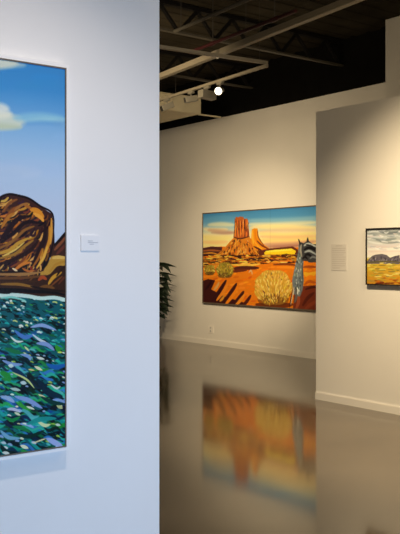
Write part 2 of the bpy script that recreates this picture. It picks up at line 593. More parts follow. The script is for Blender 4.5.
dark = [(4, 18, 28), (5, 26, 38), (4, 20, 20), (6, 38, 38), (8, 36, 58), (6, 32, 24)]
midc = [(10, 104, 104), (8, 84, 92), (14, 128, 120), (12, 98, 62), (18, 78, 138), (12, 112, 116), (10, 86, 50)]
bright = [(28, 160, 150), (20, 142, 136), (46, 166, 142), (40, 152, 84), (48, 116, 184), (84, 176, 172), (34, 134, 54)]
for k in range(3000):
    f = rng.uniform(0, 1) ** 1.1
    y = 296 + f * 164
    x = rng.uniform(ext, 68)
    s_ = 0.5 + 1.0 * f
    l = rng.uniform(6, 15) * s_ * (1.35 if x < -20 else 1)
    w = rng.uniform(1.3, 3.0) * s_
    sl = rng.uniform(.08, .42)
    q = swell(x + l / 2, y + l * sl / 2) + rng.normal(0, .42)
    pool = dark if q < -.12 else (midc if q < .30 else bright)
    if f < .2 and rng.random() < .45:
        pool = dark
    c = pool[rng.integers(len(pool))]
    b0 = l * .16 * rng.choice([-1, 1])
    pic.stroke([(x, y), (x + l / 2, y + l * sl / 2 + b0), (x + l, y + l * sl)], w * PX, jit(c, 4), .95, tip=.08, ex=.8)
for k in range(1150):                                                  # long ribbons over the dabs, drawn out down to the right
    f = rng.uniform(.12, 1) ** .9
    y = 294 + f * 166
    x = rng.uniform(ext, 66)
    s_ = .55 + .75 * f
    l, w = rng.uniform(11, 26) * s_, rng.uniform(1.5, 3.8) * s_
    sl = rng.uniform(.12, .42)
    q = swell(x + l / 2, y + l * sl / 2) + rng.normal(0, .34)
    pool = dark if q < -.10 else (midc if q < .26 else bright)
    c = pool[rng.integers(len(pool))]
    b0 = l * .12 * rng.choice([-1, 1])
    pic.stroke([(x, y), (x + l * .3, y + l * sl * .3 - b0), (x + l * .7, y + l * sl * .7 + b0), (x + l, y + l * sl)], w * PX, jit(c, 4), .9, tip=.05, ex=.9, soft=1.4)
for k in range(430):
    f = rng.uniform(0, 1) ** .9
    y = 297 + f * 162
    x = rng.uniform(ext, 66)
    s_ = 0.5 + .75 * f
    big = f > .2 and rng.random() < .13
    l = (rng.uniform(8, 15) if big else rng.uniform(1.8, 5)) * s_
    w = (rng.uniform(1.6, 3.0) if big else rng.uniform(1.0, 2.0)) * s_
    c = lights[rng.integers(1, 4)] if big else lights[rng.integers(len(lights))]
    sl = rng.uniform(.1, .45)
    pic.stroke([(x, y), (x + l / 2, y + l * sl / 2 - l * .1), (x + l, y + l * sl)], w * PX, jit(c, 6), .92, tip=.15)
for k in range(420):
    f = rng.uniform(0, 1) ** 1.2
    y, x = 298 + f * 40, rng.uniform(ext, 66)
    c = [(4, 12, 16), (5, 18, 18), (206, 222, 206), (150, 200, 190), (198, 206, 120), (6, 22, 26), (24, 130, 124), (222, 226, 210)][rng.integers(8)]
    l, w = rng.uniform(1.6, 5.0), rng.uniform(1.0, 2.0)
    pic.stroke([(x, y), (x + l / 2, y - .3), (x + l, y + l * .2)], w * PX, c, .95, tip=.2)
# foam along the rocks and named dabs
pic.stroke([(-280, 279), (-100, 288), (0, 295.4), (12, 294.6), (28, 296), (40, 298), (54, 297.4), (66, 300)], 3.4 * PX, (196, 222, 212), .95, taper=False)
pic.stroke([(0, 298), (12, 297), (24, 300)], 2 * PX, (120, 190, 178))
for a, w, c in [
    ([(10, 336), (16, 341), (23, 341)], 2.4, (214, 222, 214)), ([(14, 330), (24, 337), (34, 334)], 5, (70, 116, 186)), ([(30, 327), (42, 325), (56, 330)], 4.2, (134, 160, 206)),
    ([(32, 334), (40, 340), (46, 342)], 3, (196, 206, 214)), ([(36, 343), (46, 344), (54, 350)], 5, (124, 146, 196)), ([(4, 348), (14, 351), (24, 354)], 5, (20, 106, 60)),
    ([(20, 354), (28, 356), (30, 360)], 4, (120, 152, 200)), ([(24, 346), (29, 351)], 2.2, (206, 214, 150)), ([(36, 357), (44, 359)], 3, (214, 220, 206)),
    ([(55, 345), (60, 352)], 6, (46, 140, 40)), ([(57, 352), (62, 352)], 2.2, (196, 214, 90)), ([(46, 364), (56, 367), (66, 364)], 6, (26, 86, 160)),
    ([(0, 372), (6, 375), (10, 380)], 7, (30, 132, 48)), ([(8, 366), (18, 372), (28, 380)], 6, (12, 44, 74)), ([(2, 360), (12, 364), (22, 364)], 4, (122, 150, 200)),
    ([(8, 365), (13, 366)], 4.4, (196, 216, 210)), ([(34, 366), (42, 370)], 3.4, (224, 218, 180)), ([(28, 369), (34, 370)], 2, (216, 196, 120)),
    ([(20, 382), (26, 383)], 4.4, (186, 204, 206)), ([(12, 372), (26, 379), (34, 388)], 2.2, (198, 208, 130)), ([(36, 378), (48, 392), (62, 396)], 8, (8, 34, 52)),
    ([(50, 384), (56, 388), (60, 386)], 2.4, (200, 212, 206)), ([(38, 394), (46, 398)], 2.6, (222, 208, 160)), ([(14, 396), (28, 400), (42, 408)], 5.5, (126, 150, 204)),
    ([(0, 396), (8, 398), (14, 402)], 5, (142, 168, 206)), ([(10, 388), (20, 390)], 3.6, (170, 196, 186)), ([(56, 404), (62, 408)], 5, (180, 188, 130)),
    ([(16, 402), (22, 406), (30, 410)], 4, (46, 146, 52)), ([(26, 406), (34, 409)], 2.6, (214, 220, 196)), ([(40, 396), (52, 402), (64, 404)], 5, (8, 52, 48)),
    ([(36, 420), (44, 425), (50, 424)], 4, (206, 214, 160)), ([(26, 424), (40, 419), (56, 418)], 6, (26, 136, 132)), ([(0, 430), (8, 437), (20, 438)], 4.4, (110, 160, 190)),
    ([(46, 438), (54, 442), (62, 446)], 6.5, (150, 166, 214)), ([(32, 443), (40, 440), (46, 438)], 1.8, (220, 210, 160)), ([(20, 445), (28, 448)], 4, (222, 222, 190)),
    ([(0, 444), (6, 452), (16, 452)], 6, (7, 30, 30)), ([(2, 452), (9, 453)], 3.4, (206, 214, 206)), ([(16, 434), (30, 436), (44, 430)], 5, (6, 40, 36)),
    ([(40, 447), (52, 450), (66, 447)], 5, (6, 26, 36)), ([(12, 426), (22, 428), (30, 432)], 4.6, (22, 116, 62)), ([(4, 416), (12, 420), (20, 416)], 4, (20, 126, 60)),
    ([(14, 412), (20, 415)], 2.8, (206, 216, 180)), ([(55, 424), (60, 425)], 3, (196, 210, 196)),
]:
    pic.stroke(a, w * PX * .78, c, .95, tip=.12, ex=.8)
base = LFT.p((T0 + T1) / 2, ZB - 0.03, 0)
p_left = thing('seascape_painting', 'tall painting of brown rock above a choppy green sea, on the near white wall', 'painting', base)
cols = list(range(0, pic.w - 190, 5)) + list(range(pic.w - 190, pic.w))
pic.canvas(p_left, 'canvas', M_paint, GAIN_SEA, 0, CL - 0.004, cols)
frame_mesh(LFT, T0, T1, ZB, ZT, 0.006, 0.003, CL + 0.004).build('liner', M_grey_frame, p_left)['label'] = 'dark inner line of the frame'
frame_mesh(LFT, T0 - .006, T1 + .006, ZB - .006, ZT + .006, 0.015, 0.002, CL + 0.002).build('frame', M_white_frame, p_left)['label'] = 'thin white outer frame'

# ================================================================== desert painting (far wall)
DES = front(FAR, 0.045)
ft0 = DES.t(203.2)
fz1 = DES.tz(203.2, 214.0)[1]
fz0 = DES.tz(203.2, 302.0)[1]
ft1 = ft0 + 3.15
pic = Picture(DES, ft0, ft1, fz0, fz1, 120)
Z1 = lambda x, y: (195 + x * 130 / 400, 195 + y * 125 / 385)            # from a study enlargement to photo pixels
K = 120 * 0.0245 * 130 / 400                                            # texels per study unit
zz_ = lambda ps: [Z1(*p) for p in ps]
pic.vgrad([(0, (58, 120, 172)), (.05, (72, 132, 180)), (.11, (104, 154, 190)), (.17, (158, 182, 188)), (.23, (214, 206, 166)), (.29, (236, 212, 148)), (.36, (240, 208, 140)),
           (.42, (226, 184, 132)), (.47, (178, 126, 108)), (.52, (120, 70, 60)), (1, (216, 112, 24))], 0, pic.h)
for a, w, c, al in [
    ([(22, 78), (70, 72), (122, 70)], 10, (88, 146, 188), .7), ([(160, 66), (260, 62), (372, 56)], 14, (66, 130, 182), .7), ([(165, 78), (260, 78), (372, 70)], 8, (128, 172, 192), .8),
    ([(40, 92), (80, 90), (120, 92)], 8, (224, 214, 170), .9), ([(26, 104), (60, 108), (100, 106)], 8, (236, 206, 150), .9), ([(40, 108), (80, 112), (122, 116)], 7, (170, 128, 112), .8),
    ([(50, 116), (90, 118), (118, 116)], 4, (150, 104, 98), .7), ([(22, 128), (70, 134), (110, 130)], 10, (240, 206, 130), .9), ([(22, 144), (60, 146), (100, 144)], 7, (226, 170, 112), .8),
    ([(166, 90), (240, 92), (372, 84)], 8, (226, 214, 168), .9), ([(170, 100), (250, 98), (372, 100)], 8, (244, 214, 140), .9), ([(200, 112), (270, 108), (372, 108)], 6, (216, 168, 128), .6),
    ([(195, 118), (270, 124), (372, 118)], 8, (244, 206, 126), .9), ([(200, 128), (280, 130), (372, 126)], 5, (206, 150, 116), .7), ([(200, 140), (290, 140), (372, 132)], 9, (236, 190, 116), .9),
    ([(205, 152), (300, 152), (372, 142)], 8, (172, 118, 104), .9), ([(210, 160), (290, 158), (330, 154)], 5, (140, 84, 80), .9),
]:
    pic.stroke(zz_(a), w * K * 1.25, c, al * .75, soft=5)
# land
pic.poly(zz_([(22, 164), (80, 158), (205, 166), (260, 162), (380, 160), (380, 380), (10, 380)]), (206, 110, 26))
pic.poly(zz_([(18, 164), (50, 158), (84, 160), (80, 186), (18, 188)]), (72, 34, 34))
pic.stroke(zz_([(20, 172), (50, 170), (80, 172)]), 4 * K, (150, 84, 44))
pic.stroke(zz_([(20, 180), (50, 178), (70, 182)]), 3 * K, (196, 132, 44))
# talus of the big butte and its shaft
pic.poly(zz_([(122, 128), (164, 124), (176, 140), (196, 164), (210, 186), (200, 198), (60, 196), (66, 184), (90, 164), (106, 144)]), (196, 118, 36))
for _ in range(330):
    x, y = rng.uniform(74, 200), rng.uniform(134, 196)
    if abs(x - 142) > 14 + (y - 128) * .95:
        continue
    dx = (x - 142) / 60 * 8 + rng.uniform(-3, 3)
    c = [(100, 48, 26), (214, 140, 48), (180, 92, 26), (222, 168, 80), (58, 26, 22), (204, 110, 28), (74, 34, 24), (156, 82, 28)][rng.integers(8)]
    pic.stroke(zz_([(x, y), (x + dx, y + rng.uniform(4, 9))]), rng.uniform(1.6, 3.2) * K, jit(c, 6))
pic.poly(zz_([(123, 74), (126, 67), (133, 69), (137, 66), (149, 68), (151, 74), (157, 72), (162, 75), (164, 90), (167, 126), (150, 132), (132, 132), (118, 130), (121, 100)]), (166, 84, 38))
for x, c, w in [(124, (216, 130, 50), 5), (130, (196, 96, 36), 5), (135, (84, 34, 28), 4), (139, (212, 120, 46), 5), (144, (150, 66, 36), 4), (148, (206, 110, 44), 5), (153, (64, 26, 26), 4),
                (157, (196, 100, 44), 5), (162, (120, 54, 36), 4), (127, (104, 46, 30), 2)]:
    pic.stroke(zz_([(x, 77 + rng.uniform(-3, 3)), (x + rng.uniform(-1, 1), 100), (x + rng.uniform(-1, 1), 128)]), w * K, c)
for _ in range(46):
    x, y = rng.uniform(121, 165), rng.uniform(75, 118)
    c = [(60, 24, 24), (226, 140, 60), (110, 48, 30), (186, 92, 40), (236, 168, 84)][rng.integers(5)]
    pic.stroke(zz_([(x, y), (x + rng.uniform(-1.5, 1.5), y + rng.uniform(8, 22))]), rng.uniform(1.4, 2.4) * K, jit(c, 6), .9)
pic.stroke(zz_([(119, 128), (122, 100), (122, 72)]), 2 * K, (70, 34, 30))
pic.stroke(zz_([(118, 130), (140, 134), (168, 127)]), 3 * K, (84, 40, 28))
# second butte
pic.poly(zz_([(174, 106), (182, 102), (192, 103), (195, 128), (204, 146), (230, 166), (180, 166), (172, 140)]), (214, 132, 26))
for a, w, c in [([(176, 108), (177, 130), (180, 150)], 5, (236, 166, 50)), ([(185, 106), (186, 128), (192, 150)], 4, (206, 112, 20)), ([(192, 108), (195, 130), (212, 156)], 3, (130, 60, 24)),
                ([(190, 140), (204, 154), (226, 166)], 4, (110, 48, 30)), ([(182, 140), (192, 156), (206, 166)], 4, (226, 150, 40)), ([(180, 158), (196, 166), (206, 172)], 4, (76, 34, 26))]:
    pic.stroke(zz_(a), w * K, c)
# long mesa on the right
pic.poly(zz_([(196, 172), (230, 164), (300, 158), (316, 168), (318, 186), (300, 192), (196, 192)]), (88, 40, 28))
pic.poly(zz_([(212, 176), (240, 170), (296, 164), (310, 172), (306, 182), (214, 184)]), (226, 190, 34))
pic.stroke(zz_([(216, 174), (250, 171), (300, 168)]), 4 * K, (246, 216, 70))
pic.stroke(zz_([(214, 184), (260, 186), (312, 184)]), 4 * K, (196, 130, 26))
# banded middle ground
for _ in range(330):
    x, y = rng.uniform(15, 330), rng.uniform(184, 218)
    l = rng.uniform(8, 30)
    c = [(60, 27, 20), (206, 160, 56), (140, 78, 26), (226, 184, 80), (40, 18, 18), (190, 116, 30), (80, 42, 22), (50, 22, 20)][rng.integers(8)]
    pic.stroke(zz_([(x, y), (x + l / 2, y + rng.uniform(-2, 3)), (x + l, y + rng.uniform(-3, 4))]), rng.uniform(1.6, 3.4) * K, jit(c, 6))
# orange plain
pic.poly(zz_([(18, 232), (60, 222), (120, 214), (200, 212), (380, 206), (380, 380), (10, 380)]), (208, 112, 22))
for _ in range(230):
    x, y = rng.uniform(15, 372), rng.uniform(222, 350)
    l = rng.uniform(8, 26)
    c = [(228, 122, 20), (206, 98, 16), (234, 138, 30), (190, 86, 18), (222, 112, 12), (226, 128, 24)][rng.integers(6)]
    pic.stroke(zz_([(x, y), (x + l, y - rng.uniform(0, 8))]), rng.uniform(2, 5) * K, jit(c, 5), .8)
for a, w, c in [([(110, 214), (160, 216), (200, 212)], 5, (222, 176, 70)), ([(118, 226), (150, 224), (196, 224)], 9, (76, 34, 26)), ([(112, 236), (136, 232), (160, 230)], 7, (96, 42, 26)),
                ([(165, 238), (172, 232), (176, 244)], 4, (206, 160, 110)), ([(20, 252), (40, 250), (66, 246)], 5, (226, 130, 30)), ([(240, 214), (280, 212), (310, 216)], 5, (120, 56, 24)),
                ([(250, 222), (290, 222), (306, 226)], 5, (226, 130, 30)), ([(330, 206), (352, 210), (376, 204)], 8, (222, 116, 20)), ([(332, 222), (350, 220), (376, 222)], 5, (150, 70, 24)),
                ([(334, 240), (350, 246), (372, 238)], 10, (226, 160, 36)), ([(338, 262), (352, 252), (372, 256)], 8, (226, 122, 24)), ([(334, 276), (350, 266), (372, 270)], 6, (180, 84, 24))]:
    pic.stroke(zz_(a), w * K, c)
# finger shadows in the lower left
pic.poly(zz_([(10, 268), (40, 258), (62, 262), (50, 290), (90, 312), (150, 330), (165, 360), (10, 360)]), (58, 22, 22))
for x0, y0, x1, y1, w, c in [(96, 262, 40, 346, 12, (54, 20, 22)), (128, 272, 74, 350, 12, (60, 24, 22)), (150, 296, 108, 350, 11, (58, 22, 22)), (172, 308, 140, 348, 9, (72, 28, 22)),
                             (74, 268, 58, 292, 7, (206, 150, 84)), (100, 276, 66, 324, 8, (216, 126, 34)), (132, 284, 92, 338, 9, (220, 122, 24)), (152, 306, 122, 342, 8, (214, 128, 36)),
                             (90, 308, 76, 326, 7, (196, 132, 46)), (52, 262, 32, 290, 7, (40, 14, 20))]:
    pic.stroke(zz_([(x0, y0), ((x0 + x1) / 2 + 2, (y0 + y1) / 2), (x1, y1)]), w * K, c)


def bush(cx, cy, rx, ry, n, cols_, dark):
    """a rounded clump: short upright strokes, dark underneath, pale at the rim"""
    out_ = [(cx + rx * math.cos(q) * (1 + .06 * math.sin(7 * q + cx)), cy + ry * math.sin(q) * (1 + .05 * math.cos(6 * q))) for q in np.linspace(0, 6.1, 26)]
    pic.poly(zz_(out_), cols_[1], curve=True)
    pic.poly(zz_([(cx - rx * .8, cy + ry * .55), (cx, cy + ry * .35), (cx + rx * .8, cy + ry * .55), (cx + rx * .55, cy + ry), (cx - rx * .55, cy + ry)]), dark, .55, curve=True)
    for _ in range(n):
        q, rr = rng.uniform(0, 2 * math.pi), math.sqrt(rng.uniform(0, 1)) * .96
        x, y = cx + rx * rr * math.cos(q), cy + ry * rr * math.sin(q)
        lean = (x - cx) / rx
        l = ry * rng.uniform(.14, .30) * (1.15 - .75 * rr)
        low = (y - cy) / ry
        c = dark if rng.random() < max(0, low) ** 2 * .4 + .02 else cols_[rng.integers(len(cols_))]
        pic.stroke(zz_([(x, y + l * .5), (x + lean * l * .25 + rng.uniform(-1, 1), y), (x + lean * l * .8 + rng.uniform(-2, 2), y - l * .5)]), rng.uniform(1.6, 3.0) * K, jit(c, 7), .95)


bush(45, 230, 17, 16, 60, [(186, 156, 60), (150, 120, 40), (216, 190, 90), (120, 90, 30)], (70, 40, 20))
bush(92, 230, 27, 24, 110, [(176, 150, 56), (140, 116, 40), (212, 186, 86), (112, 92, 34), (196, 160, 50)], (74, 50, 24))
pic.stroke(zz_([(186, 336), (240, 342), (300, 336)]), 12 * K, (110, 48, 20))
bush(240, 284, 58, 55, 420, [(208, 164, 64), (192, 146, 52), (226, 190, 100), (214, 172, 72), (172, 124, 46), (234, 204, 120)], (84, 46, 22))
# horse on the right
pic.poly(zz_([(300, 352), (304, 300), (330, 280), (380, 276), (380, 362), (300, 362)]), (112, 46, 28))
for a, w, c in [([(310, 350), (318, 326), (316, 304)], 9, (150, 72, 44)), ([(330, 340), (346, 316), (366, 300)], 8, (84, 32, 22)), ([(336, 352), (356, 336), (374, 326)], 8, (130, 56, 34))]:
    pic.stroke(zz_(a), w * K, c)
pic.poly(zz_([(318, 150), (332, 160), (334, 196), (331, 226), (334, 262), (330, 292), (322, 312), (308, 308), (300, 292), (298, 262), (303, 236), (310, 206), (316, 178)]), (104, 112, 118))
for _ in range(110):
    y = rng.uniform(170, 300)
    x = np.interp(y, [170, 210, 240, 300], [322, 318, 315, 315]) + rng.uniform(-12, 12) * np.interp(y, [170, 240], [.6, 1])
    c = [(150, 158, 164), (70, 78, 84), (96, 110, 120), (180, 184, 180), (60, 60, 58), (110, 128, 110)][rng.integers(6)]
    pic.stroke(zz_([(x, y), (x + rng.uniform(-4, 4), y + rng.uniform(5, 11))]), rng.uniform(1.6, 3) * K, c)
pic.stroke(zz_([(308, 290), (312, 306), (306, 330)]), 7 * K, (96, 92, 90))
pic.stroke(zz_([(313, 284), (316, 294), (314, 304)]), 4.5 * K, (206, 208, 204))
pic.stroke(zz_([(326, 186), (330, 230), (330, 280)]), 3 * K, (66, 74, 80))
pic.stroke(zz_([(338, 290), (356, 284), (374, 282)]), 5 * K, (70, 28, 20))
pic.stroke(zz_([(304, 282), (298, 310), (294, 336)]), 3.4 * K, (206, 176, 140))
pic.stroke(zz_([(300, 290), (294, 320), (290, 346)]), 3 * K, (60, 30, 24))
pic.poly(zz_([(316, 134), (322, 144), (334, 148), (342, 142), (346, 128), (350, 142), (360, 150), (380, 152), (380, 206), (350, 208), (342, 200), (330, 204), (322, 180), (320, 152)]), (58, 58, 62))
for a, w, c in [([(318, 136), (322, 148), (326, 158)], 4, (40, 38, 40)), ([(346, 132), (345, 142), (344, 152)], 5, (44, 42, 44)), ([(326, 152), (324, 170), (328, 190)], 5, (146, 140, 130)),
                ([(334, 156), (348, 150), (376, 160)], 4.5, (168, 172, 172)), ([(334, 168), (352, 162), (378, 174)], 5, (20, 18, 22)), ([(336, 176), (352, 172), (376, 186)], 4, (150, 156, 160)),
                ([(336, 186), (348, 182), (360, 192)], 5, (24, 22, 26)), ([(352, 196), (362, 190), (376, 196)], 4, (110, 112, 116)), ([(330, 196), (338, 190), (346, 198)], 4, (24, 20, 22)),
                ([(340, 152), (356, 156), (376, 168)], 3, (30, 28, 32))]:
    pic.stroke(zz_(a), w * K, c)
pic.stroke(zz_([(15, 352), (120, 348), (240, 356), (380, 362)]), 5 * K, (70, 34, 22), .8)
seam = int(DES.t(270.3) * 120 - ft0 * 120)
pic.img[:, seam] = pic.img[:, seam] * .86                                # the two panels meet here
p_far = thing('desert_painting', 'large painting of orange desert buttes with bushes and a grey horse, on far wall', 'painting', FAR.p((ft0 + ft1) / 2, fz0 - .02, 0))
pic.canvas(p_far, 'canvas', M_paint, GAIN_DESERT, 0, 0.041)
frame_mesh(FAR, ft0, ft1, fz0, fz1, 0.018, 0.002, 0.052).build('frame', M_grey_frame, p_far)['label'] = 'thin dark frame'

# ================================================================== landscape painting (right partition)
LAN = front(RGT, 0.032)
rt0 = LAN.t(367.2)
rz1 = LAN.tz(367.2, 229.6)[1]
rz0 = LAN.tz(367.2, 283.6)[1]
rt1 = rt0 + 1.0
pic = Picture(LAN, rt0, rt1, rz0, rz1, 300)
Z2 = lambda x, y: (320 + x * .2, 210 + y * .2)
K2 = 300 * 0.0132 * .2
zz2 = lambda ps: [Z2(*p) for p in ps]
pic.vgrad([(0, (150, 148, 138)), (.2, (190, 184, 168)), (.35, (226, 214, 190)), (.45, (236, 214, 190)), (.5, (240, 226, 196)), (.55, (206, 168, 52)), (1, (198, 130, 34))], 0, pic.h)
for rep in range(3):
    for a, w, c, al in [
        ([(236, 100), (290, 96), (350, 104)], 8, (120, 122, 116), .8), ([(240, 112), (270, 106), (310, 110)], 6, (226, 220, 206), .9), ([(300, 108), (350, 116), (400, 108)], 10, (104, 106, 102), .85),
        ([(240, 124), (260, 120), (280, 130)], 6, (140, 140, 128), .8), ([(262, 140), (310, 152), (380, 142)], 10, (128, 130, 122), .9), ([(250, 134), (300, 136), (400, 126)], 6, (214, 210, 196), .9),
        ([(300, 158), (350, 164), (400, 156)], 6, (110, 110, 106), .7), ([(240, 156), (270, 164), (310, 170)], 7, (232, 222, 204), .9), ([(240, 172), (300, 178), (400, 172)], 7, (216, 196, 184), .8),
        ([(240, 184), (290, 186), (400, 182)], 6, (212, 176, 164), .6), ([(240, 196), (300, 198), (400, 194)], 8, (238, 224, 200), .9), ([(240, 208), (280, 206), (400, 206)], 6, (226, 190, 170), .6),
    ]:
        pic.stroke(zz2([(p[0] + 150 * rep, p[1] - rep * 2) for p in a]), w * K2, c, al, soft=5)
    for _ in range(46):
        x, y = rng.uniform(232, 400) + 150 * rep, rng.uniform(96, 206)
        l = rng.uniform(14, 44)
        c = [(234, 226, 212), (206, 198, 188), (226, 200, 186), (150, 150, 146), (242, 232, 214), (120, 122, 122)][rng.integers(6 if y < 165 else 5)]
        pic.stroke(zz2([(x, y), (x + l / 2, y + rng.uniform(0, 5)), (x + l, y + rng.uniform(-4, 4))]), rng.uniform(2.5, 6) * K2, c, .7, soft=2.5)
    dx = 150 * rep
    pic.poly(zz2([(232 + dx, 262), (244 + dx, 244), (262 + dx, 228), (280 + dx, 222), (310 + dx, 219), (332 + dx, 224), (350 + dx, 238), (372 + dx, 230), (398 + dx, 224), (398 + dx, 270), (232 + dx, 268)]), (104, 92, 92))
    for _ in range(90):
        x, y = rng.uniform(240, 395), rng.uniform(226, 256)
        if y < 262 - min(40, (x - 232) * 1.1) + 4 or (335 < x < 372 and y < 242):
            continue
        c = [(150, 134, 124), (66, 56, 64), (178, 160, 146), (84, 72, 84), (56, 48, 52)][rng.integers(5)]
        pic.stroke(zz2([(x + dx, y), (x - 4 + dx, y + rng.uniform(6, 12))]), rng.uniform(2.5, 5) * K2, c)
    pic.stroke(zz2([(232 + dx, 262), (300 + dx, 258), (400 + dx, 258)]), 6 * K2, (96, 84, 50))
for _ in range(260):
    x, y = rng.uniform(225, 760), rng.uniform(264, 366)
    l = rng.uniform(14, 40)
    g = (y - 264) / 100
    c = [(218, 184, 66), (202, 164, 52), (232, 204, 96), (168, 142, 52), (212, 168, 48), (140, 112, 44)][rng.integers(6)]
    if g > .76 and rng.random() < .6:
        c = [(206, 104, 20), (190, 84, 22), (150, 60, 20), (226, 130, 30)][rng.integers(4)]
    pic.stroke(zz2([(x, y), (x + l / 2, y + rng.uniform(-3, 2)), (x + l, y + rng.uniform(-3, 3))]), rng.uniform(3, 6) * K2, jit(c, 5), .9)
for _ in range(30):
    x = rng.uniform(232, 760)
    pic.stroke(zz2([(x, 366), (x + 20, 364)]), 6 * K2, (96, 34, 18), .8)
p_right = thing('landscape_painting', 'small dark framed painting of cloudy hills above a yellow field, right partition', 'painting', RGT.p((rt0 + rt1) / 2, rz0 - .02, 0))
pic.canvas(p_right, 'canvas', M_paint, GAIN_LANDSCAPE, 0, 0.028)
frame_mesh(RGT, rt0, rt1, rz0, rz1, 0.012, 0.002, 0.045).build('frame', M_dark_frame, p_right)['label'] = 'narrow dark wooden frame'


# ------------------------------------------------------------------ wall labels and outlet
def text_rows(pl, rows, m, out, parent, name):
    mb = MB()
    for t0, t1, z, h in rows:
        mb.obox(pl.p((t0 + t1) / 2, z, out + .0006), pl.d * (t1 - t0) / 2, pl.n * .0006, UP * h / 2)
    return mb.build(name, m, parent)


a0, a1 = LFT.t(80.5), LFT.t(98.8)
z1 = LFT.tz(89, 235.3)[1]
z0 = LFT.tz(89, 250.8)[1]
card = thing('wall_label', 'small white title card on the near white wall beside the sea painting', 'label', LFT.p((a0 + a1) / 2, z0, 0))
MB().obox(LFT.p((a0 + a1) / 2, (z0 + z1) / 2, .003), LFT.d * (a1 - a0) / 2, LFT.n * .003, UP * (z1 - z0) / 2).build('card', M_card, card, bevel=.0008)
w_ = a1 - a0
h_ = z1 - z0
text_rows(LFT, [(a0 + w_ * .36, a0 + w_ * .62, z1 - h_ * .36, .0030), (a0 + w_ * .36, a0 + w_ * .92, z1 - h_ * .46, .0030), (a0 + w_ * .46, a0 + w_ * .68, z1 - h_ * .57, .0030)], M_ink, .006, card, 'lettering')

b0, b1 = RGT.t(331.4), RGT.t(346.8)
z1 = RGT.tz(339, 244.2)[1]
z0 = RGT.tz(339, 270.6)[1]
pan = thing('text_panel', 'pale wall text panel on the right partition, left of the small painting', 'text panel', RGT.p((b0 + b1) / 2, z0, 0))
MB().obox(RGT.p((b0 + b1) / 2, (z0 + z1) / 2, .002), RGT.d * (b1 - b0) / 2, RGT.n * .002, UP * (z1 - z0) / 2).build('panel', M_panel, pan)
w_ = b1 - b0
h_ = z1 - z0
rows = [(b0 + w_ * .3, b0 + w_ * .72, z1 - h_ * .06, .007)]
for k, e in enumerate((.95, .9, .95, .8, .95, .93, .88, .95, .92, .6)):
    rows.append((b0 + w_ * .07, b0 + w_ * e, z1 - h_ * (.16 + k * .082), .0055))
text_rows(RGT, rows, M_ink_soft, .004, pan, 'lettering')

c0, c1 = FAR.t(208.2), FAR.t(213.6)
z1 = FAR.tz(211, 325.6)[1]
z0 = FAR.tz(211, 333.0)[1]
out = thing('wall_outlet', 'white power outlet plate low on the far wall below the desert painting', 'outlet', FAR.p((c0 + c1) / 2, z0, 0))
MB().obox(FAR.p((c0 + c1) / 2, (z0 + z1) / 2, .004), FAR.d * (c1 - c0) / 2, FAR.n * .004, UP * (z1 - z0) / 2).build('plate', M_plate, out, bevel=.002)
for f in (.28, .72):
    zc = z0 + (z1 - z0) * f
    MB().obox(FAR.p((c0 + c1) / 2, zc, .009), FAR.d * .019, FAR.n * .0015, UP * .017).build('socket', M_ink, out, bevel=.001)

# ------------------------------------------------------------------ plant behind the near wall
pl_y = 15.55
pc = at(151, 330, pl_y)
px0, py0 = pc.x, pc.y
plant = thing('potted_plant', 'dark leafy potted plant in the far corner behind the near white wall', 'plant', (px0, py0, 0))
MB().lathe((px0, py0, 0), UP, [(0, .13), (.02, .145), (.26, .175), (.29, .185), (.31, .185), (.31, .165), (.27, .16)], 28).build('pot', M_pot, plant, smooth=True)
MB().lathe((px0, py0, .262), UP, [(0, .158), (.012, .15), (.02, .06)], 20).build('soil', M_soil, plant, smooth=True)
leaf = MB()


def blade(p, d, L, w, droop, roll=0.0):
    """one lance-shaped leaf, folded along its midrib"""
    d = d.normalized()
    side = d.cross(UP).normalized()
    side = side * math.cos(roll) + side.cross(d) * math.sin(roll)
    n = 7
    base_i = len(leaf.v)
    for k in range(n):
        f = k / (n - 1)
        c = p + d * L * f + UP * (-droop * f * f * L)
        ww = w * math.sin(math.pi * (0.06 + .94 * f) ** .8) if f < 1 else 0.001
        leaf.v += [c - side * ww + UP * ww * .35, c, c + side * ww + UP * ww * .35]
    for k in range(n - 1):
        q = base_i + k * 3
        leaf.f += [(q, q + 1, q + 4, q + 3), (q + 1, q + 2, q + 5, q + 4)]


stems = [(0.0, 0.0, 1.22, .16, .02), (.06, 1.7, 1.0, .10, -.10), (-.05, 3.4, 1.12, -.12, -.05), (.03, 5.1, .8, .05, .12), (-.04, .8, .66, .15, .10)]
for j, (sx, sa, hgt, lx, ly) in enumerate(stems):
    p0 = Vector((px0 + sx, py0 + .04 * math.sin(sa), .25))
    p2 = p0 + Vector((lx, ly, hgt))
    pm = (p0 + p2) / 2 + Vector((lx * -.15, 0, .04))
    MB().tube([p0, pm, p2], [.011, .009, .005], 8).build('stem', M_stem, plant, smooth=True)
    nl = 13
    for k in range(nl):
        f = .24 + .76 * k / (nl - 1)
        q = p0.lerp(pm, f * 2) if f < .5 else pm.lerp(p2, f * 2 - 1)
        a = k * 2.4 + sa
        d = Vector((math.cos(a), math.sin(a), .34))
        blade(q, d, random.uniform(.20, .30), random.uniform(.040, .058), random.uniform(.35, .8), random.uniform(-1.0, 1.0))
for (py, lx, dz) in [(265, .30, .04), (274, .31, .02), (279, .22, .06), (284, .30, .0), (289, .27, .02), (294, .20, .1), (299, .25, .05), (305, .24, .1), (310, .2, .1), (316, .12, .1)]:     # the sprays that reach into view
    q = at(158.5, py + 1, pl_y)
    blade(q - Vector((.10, 0, 0)), Vector((1, -.3, .20)), lx + .18, .048, .24, random.uniform(.3, 1.1))
    blade(q + Vector((.05, -.03, .02)), Vector((.8, -.7, -.05 + dz)), lx * .85, .050, .6, random.uniform(-1.2, -.4))
leaf.build('foliage', M_leaf, plant, smooth=True)

